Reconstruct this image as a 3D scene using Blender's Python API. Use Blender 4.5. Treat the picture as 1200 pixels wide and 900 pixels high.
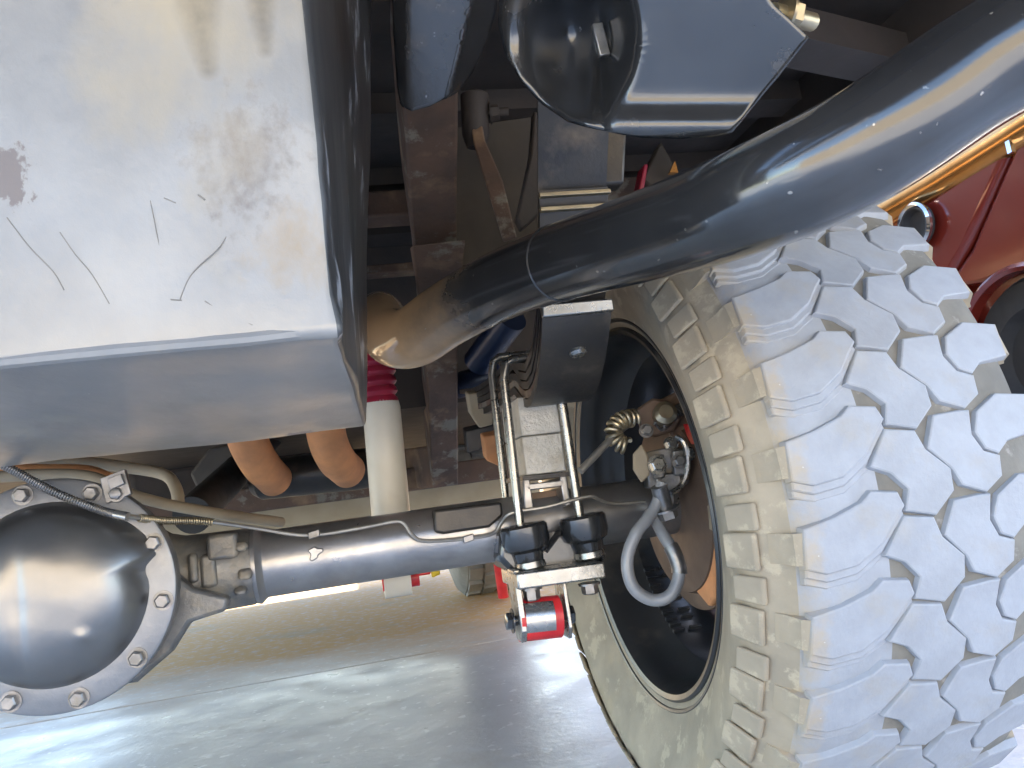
import bpy, bmesh, math, random
from mathutils import Vector, Matrix, noise
random.seed(7)
S = bpy.context.scene
for o in list(bpy.data.objects): bpy.data.objects.remove(o)
COL = S.collection
R_ = math.radians

# ---------------------------------------------------------------- camera
YAW, PITCH, ROLL, FPX = R_(12.18), R_(7.43), R_(7.86), 945.6
CAM = Vector((0, 0, 0.398))
Fv = Vector((math.sin(YAW)*math.cos(PITCH), math.cos(YAW)*math.cos(PITCH), math.sin(PITCH)))
R0 = Vector((math.cos(YAW), -math.sin(YAW), 0)); U0 = R0.cross(Fv)
Rv = R0*math.cos(ROLL) - U0*math.sin(ROLL)
Uv = U0*math.cos(ROLL) + R0*math.sin(ROLL)
cd = bpy.data.cameras.new('camera'); cam = bpy.data.objects.new('camera', cd); COL.objects.link(cam)
cam.matrix_world = Matrix(((Rv.x, Uv.x, -Fv.x, CAM.x), (Rv.y, Uv.y, -Fv.y, CAM.y), (Rv.z, Uv.z, -Fv.z, CAM.z), (0, 0, 0, 1)))
cd.sensor_width = 36; cd.lens = 36*FPX/1200; cd.clip_start = 0.01; cd.clip_end = 2000
S.camera = cam

# ---------------------------------------------------------------- daylight
SUN_EL, SUN_AZ = R_(36), R_(48)      # azimuth from +Y (forward) towards +X; negative = from the left
w = bpy.data.worlds.new('World'); S.world = w; w.use_nodes = True
nt = w.node_tree; bg = nt.nodes['Background']
sky = nt.nodes.new('ShaderNodeTexSky'); sky.sky_type = 'NISHITA'; sky.sun_disc = False
sky.sun_elevation = SUN_EL; sky.sun_rotation = SUN_AZ
nt.links.new(sky.outputs[0], bg.inputs[0]); bg.inputs[1].default_value = 0.15
sl = bpy.data.lights.new('sun', 'SUN'); sl.energy = 3.5; sl.angle = R_(0.5); sl.color = (1, 0.90, 0.74)
so = bpy.data.objects.new('sun', sl); COL.objects.link(so)
sd = Vector((math.sin(SUN_AZ)*math.cos(SUN_EL), math.cos(SUN_AZ)*math.cos(SUN_EL), math.sin(SUN_EL)))
so.rotation_euler = sd.to_track_quat('Z', 'Y').to_euler()
S.view_settings.view_transform = 'Standard'; S.view_settings.look = 'None'
S.view_settings.gamma = 1; S.view_settings.exposure = 2.75

# ---------------------------------------------------------------- placing
def ray(px, py): return Fv + Rv*((px-600)/FPX) - Uv*((py-450)/FPX)
def at(px, py, d): return CAM + ray(px, py)*d            # d: metres along the view axis
def atY(px, py, Y): r = ray(px, py); return CAM + r*((Y-CAM.y)/r.y)
def atX(px, py, X): r = ray(px, py); return CAM + r*((X-CAM.x)/r.x)
def atZ(px, py, Z): r = ray(px, py); return CAM + r*((Z-CAM.z)/r.z)
V = Vector

# ---------------------------------------------------------------- materials
def mat(name, c1, c2=None, rough=.5, metal=0., scale=20, bump=.0, bscale=120, c3=None, t3=.62, s3=6, r3=None,
        dust=None, dustamt=0., dscale=5, coat=0., streak=(1, 1, 1), rvar=.12, fleck=None, fthr=.72, fscale=300, band=False, near=None, xdirt=None):
    m = bpy.data.materials.new(name); m.use_nodes = True
    n = m.node_tree.nodes; L = m.node_tree.links; b = n['Principled BSDF']
    tc = n.new('ShaderNodeTexCoord'); mp = n.new('ShaderNodeMapping'); L.new(tc.outputs['Object'], mp.inputs[0])
    mp.inputs['Scale'].default_value = streak
    def nz(s, det=5, rg=.55, src=mp):
        t = n.new('ShaderNodeTexNoise'); t.inputs['Scale'].default_value = s; t.inputs['Detail'].default_value = det
        t.inputs['Roughness'].default_value = rg; L.new(src.outputs[0] if src is mp else src, t.inputs['Vector']); return t.outputs[0]
    def ramp(f, a, c):
        r = n.new('ShaderNodeMapRange'); r.inputs[1].default_value = a; r.inputs[2].default_value = c; r.clamp = True
        L.new(f, r.inputs[0]); return r.outputs[0]
    def mix(fac, a, c):
        x = n.new('ShaderNodeMix'); x.data_type = 'RGBA'
        if isinstance(fac, float): x.inputs[0].default_value = fac
        else: L.new(fac, x.inputs[0])
        for s, v in ((6, a), (7, c)):
            if isinstance(v, tuple): x.inputs[s].default_value = (*v, 1)
            else: L.new(v, x.inputs[s])
        return x.outputs[2]
    c2 = c2 or tuple(v*.75 for v in c1)
    base = mix(ramp(nz(scale), .35, .65), c1, c2)
    rr = n.new('ShaderNodeMath'); rr.operation = 'MULTIPLY_ADD'; L.new(nz(scale*2.3), rr.inputs[0])
    rr.inputs[1].default_value = rvar*2; rr.inputs[2].default_value = rough-rvar
    rout = rr.outputs[0]; mout = None
    if c3:
        f3 = ramp(nz(s3, 9, .68), t3, t3+.05); base = mix(f3, base, c3)
        mm = n.new('ShaderNodeMath'); mm.operation = 'MULTIPLY_ADD'; L.new(f3, mm.inputs[0])
        mm.inputs[1].default_value = -metal*.9; mm.inputs[2].default_value = metal; mout = mm.outputs[0]
        q = n.new('ShaderNodeMix'); q.data_type = 'FLOAT'; L.new(f3, q.inputs[0]); L.new(rout, q.inputs[2]); q.inputs[3].default_value = r3 or .75
        rout = q.outputs[0]
    for pt, ra, rb, colr, nsc, amp in (near or []):      # patch round one place
        vd = n.new('ShaderNodeVectorMath'); vd.operation = 'DISTANCE'; L.new(tc.outputs['Object'], vd.inputs[0]); vd.inputs[1].default_value = pt
        ad = n.new('ShaderNodeMath'); ad.operation = 'MULTIPLY_ADD'; L.new(nz(nsc, 8, .65), ad.inputs[0]); ad.inputs[1].default_value = amp; L.new(vd.outputs['Value'], ad.inputs[2])
        fn = ramp(ad.outputs[0], rb+amp*.5, ra+amp*.5); base = mix(fn, base, colr)
        q = n.new('ShaderNodeMix'); q.data_type = 'FLOAT'; L.new(fn, q.inputs[0]); L.new(rout, q.inputs[2]); q.inputs[3].default_value = .75; rout = q.outputs[0]
        if metal:
            k = n.new('ShaderNodeMath'); k.operation = 'MULTIPLY_ADD'; L.new(fn, k.inputs[0]); k.inputs[1].default_value = -metal
            if mout: L.new(mout, k.inputs[2])
            else: k.inputs[2].default_value = metal
            k.use_clamp = True; mout = k.outputs[0]
    if xdirt:     # tan mud caked on one side of the tyre
        sx = n.new('ShaderNodeSeparateXYZ'); L.new(tc.outputs['Object'], sx.inputs[0])
        ad = n.new('ShaderNodeMath'); ad.operation = 'MULTIPLY_ADD'; L.new(nz(38, 6, .6), ad.inputs[0]); ad.inputs[1].default_value = .075; L.new(sx.outputs[0], ad.inputs[2])
        base = mix(ramp(ad.outputs[0], xdirt[1]+.0375, xdirt[0]+.0375), base, xdirt[2])
    if fleck:
        ff = ramp(nz(fscale, 2, .5), fthr, fthr+.03); base = mix(ff, base, fleck)
    if band:      # tan tone beyond the first joint: dirt with warm reflected light painted in
        sx = n.new('ShaderNodeSeparateXYZ'); L.new(tc.outputs['Object'], sx.inputs[0])
        ad = n.new('ShaderNodeMath'); ad.operation = 'MULTIPLY_ADD'; L.new(nz(1.3), ad.inputs[0]); ad.inputs[1].default_value = 1.1; L.new(sx.outputs[1], ad.inputs[2])
        f1 = ramp(ad.outputs[0], 2.65, 3.25)
        gm = n.new('ShaderNodeMath'); gm.operation = 'MULTIPLY'; L.new(f1, gm.inputs[0]); L.new(ramp(nz(30, 8, .7), .18, .5), gm.inputs[1])
        base = mix(gm.outputs[0], base, (.74, .46, .19))
        q = n.new('ShaderNodeMix'); q.data_type = 'FLOAT'; L.new(gm.outputs[0], q.inputs[0]); L.new(rout, q.inputs[2]); q.inputs[3].default_value = .85; rout = q.outputs[0]
    if dust:
        fd = ramp(nz(dscale, 7, .6), .62-dustamt*.45, .85-dustamt*.45)
        base = mix(fd, base, dust)
        q = n.new('ShaderNodeMix'); q.data_type = 'FLOAT'; L.new(fd, q.inputs[0]); L.new(rout, q.inputs[2]); q.inputs[3].default_value = .8
        rout = q.outputs[0]
        if metal:
            k = n.new('ShaderNodeMath'); k.operation = 'MULTIPLY_ADD'; L.new(fd, k.inputs[0]); k.inputs[1].default_value = -.85*metal
            if mout: L.new(mout, k.inputs[2])
            else: k.inputs[2].default_value = metal
            k.use_clamp = True; mout = k.outputs[0]
    L.new(base, b.inputs['Base Color']); L.new(rout, b.inputs['Roughness'])
    if mout: L.new(mout, b.inputs['Metallic'])
    else: b.inputs['Metallic'].default_value = metal
    b.inputs['Coat Weight'].default_value = coat; b.inputs['Coat Roughness'].default_value = .12
    if bump:
        bp = n.new('ShaderNodeBump'); bp.inputs['Strength'].default_value = bump; bp.inputs['Distance'].default_value = .002
        L.new(nz(bscale, 6, .6), bp.inputs['Height']); L.new(bp.outputs[0], b.inputs['Normal'])
    return m

TAN = (.36, .27, .16)
M = {
 'tank': mat('tank_metal', (.305, .305, .30), (.235, .238, .24), .40, .38, 9, .22, 60, c3=(.27, .25, .25), t3=.66, s3=9, dust=(.36, .315, .23), dustamt=.20, dscale=5, streak=(1.3, .6, 1), fleck=(.8, .79, .72), fthr=.78, fscale=120, near=[(tuple(atY(2, 205, .40)), .012, .015, (.17, .155, .155), 70, .06), (tuple(atY(292, 178, .40)), -.01, .03, (.19, .175, .165), 75, .13), (tuple(atY(285, 235, .40)), -.02, .012, (.18, .165, .16), 90, .12), (tuple(atY(345, 290, .40)), -.02, .025, (.30, .25, .19), 60, .10)]+[(tuple(atY(x_, y_, .40)), -.003, r_, (.075, .068, .06), 14, .004) for x_, y_, r_ in [(226+k_*2.0, -24+k_*12, .0165-.0011*k_) for k_ in range(10)]+[(303+k_*1.2, -24+k_*12, .0115-.0009*k_) for k_ in range(8)]]),  # dark spot columns at the top are strips of shade painted in
 'tank_shaded': mat('tank_shaded_metal', (.10, .105, .115), (.06, .065, .07), .38, .5, 10, .35, 45, c3=(.34, .37, .42), t3=.58, s3=22, r3=.35, streak=(1, .7, .35)),  # tank metal darkened to paint shade on the right face, with pale scratches
 'black': mat('black_paint', (.052, .055, .06), (.075, .078, .083), .20, .62, 14, .08, 160, coat=.5, dust=(.16, .13, .10), dustamt=.08, dscale=9, fleck=(.3, .3, .3), fthr=.74, fscale=150),
 'pipe': mat('pipe_enamel', (.042, .043, .046), (.065, .066, .068), .15, .55, 12, .06, 140, coat=.8, rvar=.05, fleck=(.3, .28, .25), fthr=.73, fscale=170, near=[(tuple(at(462, 392, .95)), .15, .25, (.42, .28, .155), 20, .14)]),
 'pipe_dusty': mat('dusty_pipe', (.34, .24, .15), (.26, .18, .11), .8, 0, 18, .3, 90, c3=(.06, .055, .05), t3=.66, s3=16),
 'axle': mat('axle_paint', (.40, .40, .41), (.30, .30, .31), .32, .8, 22, .18, 90, dust=(.22, .19, .15), dustamt=.10, dscale=8, fleck=(.3, .3, .3), fthr=.75, fscale=200),
 'cover': mat('cover_steel', (.30, .30, .30), (.235, .235, .24), .34, .9, 8, .10, 70, dust=(.30, .26, .19), dustamt=.05, dscale=6, rvar=.05),
 'flange': mat('flange_steel', (.30, .31, .33), (.24, .25, .27), .42, .7, 25, .2, 120, dust=(.28, .25, .2), dustamt=.08, dscale=10),
 'cast': mat('cast_iron', (.24, .24, .235), (.16, .16, .16), .45, .6, 30, .6, 130, dust=(.36, .31, .22), dustamt=.25, dscale=14),
 'steel': mat('bright_steel', (.40, .40, .39), (.30, .30, .29), .28, .9, 30, .12, 150, c3=(.24, .15, .09), t3=.70, s3=30),
 'bolt': mat('bolt_steel', (.28, .28, .29), (.18, .18, .18), .38, .8, 60, .2, 200, dust=(.3, .25, .17), dustamt=.1, dscale=30),
 'rust': mat('rusty_steel', (.125, .078, .056), (.075, .052, .042), .75, .1, 14, .6, 80, c3=(.165, .15, .125), t3=.54, s3=11, dust=(.30, .20, .12), dustamt=.2, dscale=10),
 'rust_orange': mat('rusted_pipe', (.75, .35, .15), (.52, .25, .12), .75, .1, 16, .5, 90, c3=(.22, .12, .08), t3=.66, s3=18),
 'rustdark': mat('dark_underbody', (.045, .035, .03), (.03, .026, .024), .7, 0, 10, .4, 60),
 'tan': mat('dusty_tan', (.40, .33, .23), (.30, .25, .18), .8, 0, 12, .3, 60, c3=(.18, .14, .1), t3=.66, s3=12),
 'scratch': mat('scratched_metal', (.22, .21, .20), None, .6, .2, 40),
 'grime': mat('grimy_plate', (.075, .062, .048), (.05, .042, .034), .8, 0, 10, .3, 60),
 'cream': mat('cream_paint', (.44, .38, .27), (.36, .30, .2), .6, 0, 8, .2, 60, c3=(.2, .15, .1), t3=.68, s3=14),
 'shock': mat('shock_white', (.74, .71, .62), (.66, .62, .52), .38, 0, 9, .12, 60, c3=(.30, .26, .18), t3=.70, s3=26, rvar=.06, dust=(.45, .37, .25), dustamt=.02),
 'boot': mat('red_rubber', (.36, .018, .05), (.26, .012, .035), .42, 0, 20, .15, 90),
 'red': mat('red_polyurethane', (.70, .035, .04), (.55, .02, .03), .35, 0, 25, .1, 90),
 'spring': mat('spring_steel', (.045, .045, .048), (.065, .06, .055), .42, .5, 20, .3, 90, dust=(.2, .16, .12), dustamt=.12, dscale=12),
 'block': mat('block_aluminium', (.62, .60, .55), (.50, .49, .45), .55, .45, 40, .9, 220, dust=(.40, .35, .27), dustamt=.15, dscale=30),
 'tread': mat('worn_tread_rubber', (.33, .355, .40), (.285, .305, .34), .60, 0, 35, .35, 160, c3=(.44, .46, .50), t3=.72, s3=22, dust=(.34, .32, .28), dustamt=.14, dscale=16, xdirt=(.318, .352, (.42, .33, .20)), fleck=(.8, .8, .8), fthr=.74, fscale=90),
 'sidewall': mat('dusty_sidewall_rubber', (.39, .335, .25), (.29, .255, .195), .8, 0, 17, .6, 55, c3=(.44, .38, .28), t3=.56, s3=26, r3=.8, dust=(.46, .36, .22), dustamt=.22, dscale=6),
 'groove': mat('groove_dirt', (.21, .20, .175), (.15, .145, .13), .85, 0, 30, .4, 90, c3=(.28, .27, .25), t3=.58, s3=20),
 'rim': mat('black_rim', (.022, .023, .025), (.03, .031, .034), .34, 0, 10, .15, 80, coat=.2, dust=(.13, .11, .085), dustamt=.16, dscale=8),
 'rotor': mat('brake_rust', (.20, .138, .10), (.12, .085, .065), .6, .3, 14, .3, 80, c3=(.5, .42, .34), t3=.64, s3=14),
 'brass': mat('brass_coil', (.46, .39, .26), (.30, .26, .19), .35, .8, 40, .1, 120),
 'hose': mat('grey_hose', (.30, .31, .33), (.24, .25, .265), .38, .1, 40, .1, 160),
 'line': mat('brake_line_steel', (.36, .35, .32), (.26, .25, .235), .4, .7, 60, .1, 160),
 'bluepart': mat('blue_paint', (.014, .026, .06), (.01, .018, .045), .4, 0, 20, .1, 90),
 'yellow': mat('yellow_plastic', (.8, .6, .03), None, .4, 0, 20),
 'carred': mat('red_car_paint', (.20, .022, .012), (.18, .02, .011), .22, .15, 3, .02, 30, coat=.8, rvar=.03),
 'gold_gleam': mat('painted_gold_gleam', (.62, .33, .12), (.5, .25, .08), .22, .9, 10, .05, 60),  # gold metal painting a warm reflection on the car edge and a glint
 'chrome': mat('chrome', (.75, .75, .75), None, .1, 1., 10, rvar=.03),
 'rubberblack': mat('black_rubber', (.02, .02, .02), (.03, .03, .03), .7, 0, 20, .3, 90),
 'front_tread': mat('dusty_front_tread', (.26, .255, .235), (.2, .2, .185), .7, 0, 20, .4, 90),
 'concrete': mat('concrete', (.76, .76, .76), (.62, .62, .62), .34, 0, 3.5, .5, 60, c3=(.80, .80, .80), t3=.60, s3=6, r3=.3, dust=(.50, .43, .31), dustamt=.12, dscale=2.2, band=True, fleck=(.9, .9, .9), fthr=.64, fscale=42, rvar=.2),
 'reflector_stucco': mat('reflector_stucco', (.62, .52, .38), (.56, .47, .34), .9, 0, 6, .4, 60),
 'joint': mat('joint_dirt', (.12, .105, .085), None, .9, 0, 20, .4, 60),
}

# ---------------------------------------------------------------- mesh building
class MB:
    def __init__(s): s.v = []; s.f = []
    def add(s, vs, fs):
        o = len(s.v); s.v += [V(p) for p in vs]; s.f += [tuple(i+o for i in f) for f in fs]; return s
    def hexa(s, c):      # 8 corners: bottom loop 0-3, top loop 4-7
        return s.add(c, [(3, 2, 1, 0), (4, 5, 6, 7), (0, 1, 5, 4), (1, 2, 6, 5), (2, 3, 7, 6), (3, 0, 4, 7)])
    def box(s, c, ax, ay, az):   # centre and half-axis vectors
        c = V(c); ax, ay, az = V(ax), V(ay), V(az)
        return s.hexa([c-ax-ay-az, c+ax-ay-az, c+ax+ay-az, c-ax+ay-az, c-ax-ay+az, c+ax-ay+az, c+ax+ay+az, c-ax+ay+az])
    def abox(s, lo, hi):
        c = (V(lo)+V(hi))/2; h = (V(hi)-V(lo))/2
        return s.box(c, (h.x, 0, 0), (0, h.y, 0), (0, 0, h.z))
    def prism(s, poly, d):       # planar outline and extrusion vector
        d = V(d); n = len(poly); p = [V(q) for q in poly]
        return s.add(p+[q+d for q in p], [tuple(range(n-1, -1, -1)), tuple(range(n, 2*n))]+[(i, (i+1) % n, n+(i+1) % n, n+i) for i in range(n)])
    def tube(s, pts, r, n=14, cap=True):
        pts = [V(p) for p in pts]; m = len(pts)
        rs = r if isinstance(r, (list, tuple)) else [r]*m
        t0 = (pts[1]-pts[0]).normalized(); a = t0.orthogonal().normalized(); vs = []
        for i, p in enumerate(pts):
            t = (pts[min(i+1, m-1)]-pts[max(i-1, 0)]).normalized()
            a = (a-t*a.dot(t)).normalized(); b = t.cross(a)
            for k in range(n):
                g = 2*math.pi*k/n; vs.append(p+(a*math.cos(g)+b*math.sin(g))*rs[i])
        fs = [(i*n+k, i*n+(k+1) % n, (i+1)*n+(k+1) % n, (i+1)*n+k) for i in range(m-1) for k in range(n)]
        if cap: fs += [tuple(range(n-1, -1, -1)), tuple(range((m-1)*n, m*n))]
        return s.add(vs, fs)
    def lathe(s, o, axis, prof, n=64, up=None, closed=False):   # prof: (along axis, radius)
        o = V(o); t = V(axis).normalized(); a = V(up).normalized() if up else t.orthogonal().normalized(); b = t.cross(a); m = len(prof); vs = []
        for (h, r) in prof:
            for k in range(n):
                g = 2*math.pi*k/n; vs.append(o+t*h+(a*math.cos(g)+b*math.sin(g))*r)
        last = m if closed else m-1
        fs = [(i*n+k, i*n+(k+1) % n, ((i+1) % m)*n+(k+1) % n, ((i+1) % m)*n+k) for i in range(last) for k in range(n)]
        if not closed:
            if prof[0][1] > 1e-5: fs.append(tuple(range(n-1, -1, -1)))
            if prof[-1][1] > 1e-5: fs.append(tuple(range((m-1)*n, m*n)))
        return s.add(vs, fs)
    def hexnut(s, o, axis, r, h):
        s.lathe(o, axis, [(0, r*1.35), (h*.18, r*1.35)], 20)
        return s.lathe(V(o)+V(axis).normalized()*h*.18, axis, [(0, r), (h*.7, r), (h*.82, r*.8)], 6)
    def mesh(s, name, material, smooth=35):
        me = bpy.data.meshes.new(name); me.from_pydata([tuple(p) for p in s.v], [], s.f)
        bm = bmesh.new(); bm.from_mesh(me); bmesh.ops.remove_doubles(bm, verts=bm.verts, dist=1e-6)
        bmesh.ops.recalc_face_normals(bm, faces=bm.faces); bm.to_mesh(me); bm.free()
        me.materials.append(material)
        if smooth:
            me.shade_smooth(); me.set_sharp_from_angle(angle=R_(smooth))
        return me
def link(name, me, parent=None, label=None, bevel=0):
    o = bpy.data.objects.new(name, me); COL.objects.link(o)
    if parent:
        o.parent = parent
        if parent.type == 'EMPTY': o.matrix_parent_inverse = Matrix.Translation(-parent.location)
    if label: o['label'] = label
    if bevel:
        b = o.modifiers.new('bevel', 'BEVEL'); b.width = bevel; b.segments = 2; b.limit_method = 'ANGLE'; b.angle_limit = R_(40)
    return o
def part(name, mb, m, parent=None, label=None, bevel=0, smooth=35):
    return link(name, mb.mesh(name, M[m] if isinstance(m, str) else m, smooth), parent, label, bevel)
def thing(name, label, cat, loc):
    o = bpy.data.objects.new(name, None); COL.objects.link(o); o.location = loc; o.empty_display_size = .1
    o['label'] = label; o['category'] = cat; return o
def structure(o): o['kind'] = 'structure'; return o
def spline(pts, k=8):
    pts = [V(p) for p in pts]; out = []
    P = [pts[0]*2-pts[1]]+pts+[pts[-1]*2-pts[-2]]
    for i in range(1, len(P)-2):
        for j in range(k):
            t = j/k; a, b, c, d = P[i-1:i+3]
            out.append(.5*((2*b)+(c-a)*t+(2*a-5*b+4*c-d)*t*t+(-a+3*b-3*c+d)*t**3))
    out.append(pts[-1]); return out
def pspline(l, k=8): return spline([at(*p) for p in l], k)
def resample(vals, n):
    out = []
    for i in range(n):
        t = i*(len(vals)-1)/(n-1); a = min(int(t), len(vals)-2); out.append(vals[a]+(vals[a+1]-vals[a])*(t-a))
    return out
def coil(path, R, r, turns, n=6, k=10):
    path = [V(p) for p in path]; N = int(turns*k); c = []
    pts = []
    for i in range(N+1):
        t = i*(len(path)-1)/N; a = min(int(t), len(path)-2); pts.append(path[a].lerp(path[a+1], t-a))
    tt = (pts[1]-pts[0]).normalized(); a = tt.orthogonal().normalized()
    for i, p in enumerate(pts):
        t = (pts[min(i+1, N)]-pts[max(i-1, 0)]).normalized(); a = (a-t*a.dot(t)).normalized(); b = t.cross(a)
        g = 2*math.pi*i/k; c.append(p+(a*math.cos(g)+b*math.sin(g))*R)
    return MB().tube(c, r, n)

# ================================================================ SETTING: ground
JY = atZ(400, 783, 0).y                       # the joint seen across the concrete
ground = structure(part('ground', MB().add([(-300, -300, -.03), (300, -300, -.03), (300, 300, -.03), (-300, 300, -.03)], [(0, 1, 2, 3)]), 'joint'))
ys = [JY-9.6, JY-6.4, JY-3.2, JY, JY+3.2, JY+6.4, JY+9.6]; xs = [-9.9, -6.6, -3.3, .0, 3.3, 6.6, 9.9]
xs = [x-1.45 for x in xs]
for i in range(6):
    for j in range(6):
        g = .004; part('concrete_slab', MB().abox((xs[i]+g, ys[j]+g, -.028), (xs[i+1]-g, ys[j+1]-g, 0)), 'concrete', ground, bevel=.004, smooth=0)
# paving goes on beyond the slabs that can be told apart
far = MB()
X0, X1, Y0, Y1 = xs[0], xs[-1], ys[0], ys[-1]
for lo, hi in (((-290, -290), (290, Y0)), ((-290, Y1), (290, 290)), ((-290, Y0), (X0, Y1)), ((X1, Y0), (290, Y1))):
    far.add([(lo[0], lo[1], -.004), (hi[0], lo[1], -.004), (hi[0], hi[1], -.004), (lo[0], hi[1], -.004)], [(0, 1, 2, 3)])
structure(part('pavement', far, 'concrete'))

# unseen pale wall added behind the camera, its sunlit face mirrored in the metal
hw = part('reflector_wall', MB().abox((-9, -8.3, 0), (9, -8, 2.7)), 'reflector_stucco')
hw['label'] = 'unseen pale wall added behind the camera for warm reflections'; hw['category'] = 'wall'

# ================================================================ THE TRUCK
AX_Y, AX_Z = .9349, .398-.0427               # axle line
truck = thing('pickup_truck', 'underside of lifted truck with grey fuel tank, black axle and mud tyre', 'truck', (-.3, 1.5, 0))

# ---- underbody, closed overhead
bed = MB().abox((-1.25, .22, .96), (.74, 1.75, 1.0))
bed.abox((.0, -.30, .90), (.74, .22, .955))  # overhang added on this side to darken the pipe's reflections
for k in range(6): bed.abox((-1.25, .30+k*.25, .93), (.74, .36+k*.25, .96))
bed_floor = part('bed_floor', bed, 'rustdark', truck)
part('bed_side', MB().abox((.74, -.2, .78), (.79, .30, 1.3)).abox((.74, 1.55, .5), (.79, 1.75, 1.3)).abox((.74, .30, .79), (.79, 1.55, 1.3)), 'rustdark', truck)
part('bed_side', MB().abox((-1.39, -.2, .62), (-1.34, 1.75, 1.3)), 'black', truck)
part('rear_bumper', MB().abox((-1.3, -.45, .98), (.75, -.30, 1.12)), 'chrome', truck, bevel=.02)
part('tailgate', MB().abox((-1.3, -.16, 1.05), (.74, -.12, 1.4)), 'black', truck)
part('cab_floor', MB().abox((-1.3, 1.75, .60), (.74, 3.3, .66)).abox((-1.3, 1.72, .60), (.74, 1.75, 1.0)), 'rustdark', truck)
part('cab', MB().abox((-1.34, 1.78, 1.0), (.74, 3.3, 1.85)).abox((-1.3, 3.3, 1.0), (.7, 4.7, 1.25)), 'black', truck, bevel=.05)
part('engine_pan', MB().abox((-.65, 2.6, .36), (-.1, 3.4, .62)), 'rustdark', truck, bevel=.03)
part('front_valance', MB().abox((-1.25, 4.7, .40), (.7, 4.75, .95)).abox((-1.3, 3.2, .95), (.74, 4.7, 1.0)).abox((.70, 3.3, .5), (.74, 4.7, .95)).abox((-1.3, 3.3, .8), (-1.26, 4.7, .95)), 'rustdark', truck)  # front set forward and fender lowered to hold back the sun

# ---- fuel tank
TYr, TYf = .40, .80
a = atY(400, 392, TYr); b = atY(429, 500, TYf)
at_l = a.copy(); at_l.x = -1.05; bl = b.copy(); bl.x = -1.05
tr = atY(352, -70, TYr); tf = atY(436, -70, TYf)
ztop = max(tr.z, tf.z)
def up(p, q): t = (ztop-p.z)/(q.z-p.z); return p.lerp(q, t)
tr, tf = up(a, tr), up(b, tf)
bm = bmesh.new()
vs = [bm.verts.new(p) for p in (at_l, a, b, bl, V((-1.05, a.y+.0, ztop)), tr, tf, V((-1.05, TYf, ztop)))]
for f in [(3, 2, 1, 0), (4, 5, 6, 7), (0, 1, 5, 4), (1, 2, 6, 5), (2, 3, 7, 6), (3, 0, 4, 7)]: bm.faces.new([vs[i] for i in f])
bmesh.ops.recalc_face_normals(bm, faces=bm.faces)
bmesh.ops.bevel(bm, geom=list(bm.edges), offset=.006, segments=3, profile=.6, affect='EDGES')
bmesh.ops.triangulate(bm, faces=[f for f in bm.faces if len(f.verts) > 4])
for _ in range(5):
    lo = [e for e in bm.edges if e.calc_length() > .03]
    if not lo: break
    bmesh.ops.subdivide_edges(bm, edges=lo, cuts=1, use_grid_fill=True)
    bmesh.ops.triangulate(bm, faces=[f for f in bm.faces if len(f.verts) > 4])
bm.normal_update()
for v in bm.verts:
    p = v.co; d = noise.noise(p*5)*.003+noise.noise(p*17)*.0014
    corner = math.exp(-((p-a).length/.09)**2)
    d += corner*noise.noise(p*40)*.006
    v.co = p+v.normal*d
me = bpy.data.meshes.new('fuel_tank'); bm.to_mesh(me); bm.free()
me.materials.append(M['tank']); me.materials.append(M['tank_shaded'])
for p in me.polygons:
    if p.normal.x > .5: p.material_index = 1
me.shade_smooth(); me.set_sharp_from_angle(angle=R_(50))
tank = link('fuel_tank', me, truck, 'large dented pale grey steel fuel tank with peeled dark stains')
from mathutils.bvhtree import BVHTree
tb = BVHTree.FromPolygons([v.co for v in me.vertices], [tuple(p.vertices) for p in me.polygons])
def on_tank(px, py):
    h = tb.ray_cast(CAM, ray(px, py).normalized()); return h[0]
for pts, r in ((((265, 262), (266, 275), (255, 292), (235, 310), (222, 325), (213, 345), (211, 352)), .0007), (((200, 351), (213, 352)), .0007), (((240, 353), (262, 366), (296, 381)), .0009), (((8, 255), (35, 290), (62, 318), (75, 340)), .0008), (((70, 272), (88, 298), (108, 322), (128, 356)), .0007), (((176, 235), (184, 275), (188, 295)), .0006), (((192, 232), (206, 238)), .0008), (((232, 228), (240, 234)), .001)):
    q_ = [on_tank(*p) for p in pts]
    part('scratch', MB().tube(spline(q_, 4), r*.4, 6), 'scratch', tank)
# pressed lip along the tank's lower rear edge and weld along its corner
sp = MB().tube([(x, a.y+.004+.001*noise.noise(V((x*9, 0, 0))), a.z+.003+.002*noise.noise(V((x*7, 1, 0)))) for x in [(-1.0+i*.03) for i in range(int((a.x+1.0)/.03))]]+[a+V((-.01, .004, .004))], .0035, 8)
part('seam_lip', sp, 'tank', tank)
0 and part('corner_weld', MB().tube([a.lerp(tr, t)+V((.003+.002*noise.noise(V((t*20, 0, 0))), .004, 0)) for t in [i/30 for i in range(31)]], .005, 8), 'tank', tank)

# ---- tail pipe
PP = [(1330, -90, .45), (1230, 26, .455), (1130, 92, .465), (1010, 172, .475), (895, 228, .505), (775, 271, .60), (655, 308, .725), (580, 338, .81), (525, 368, .86), (486, 394, .90), (462, 396, .955), (452, 385, 1.04), (447, 372, 1.16), (445, 366, 1.3)]
PP = [(x, y, d*.92) for x, y, d in PP]
pth = pspline(PP, 8)
cut = 8*8+4
tail = part('tail_pipe', MB().tube(pth, .0318, 40), 'pipe', truck, 'thick glossy black exhaust tail pipe sweeping up over the tyre')
sw = pth[6*8]; sdn = (pth[6*8+1]-pth[6*8-1]).normalized()
part('weld_seam', MB().lathe(sw-sdn*.002, sdn, [(0, .0318), (.001, .0327), (.0025, .0327), (.0035, .0318)], 40), 'black', tail)

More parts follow.
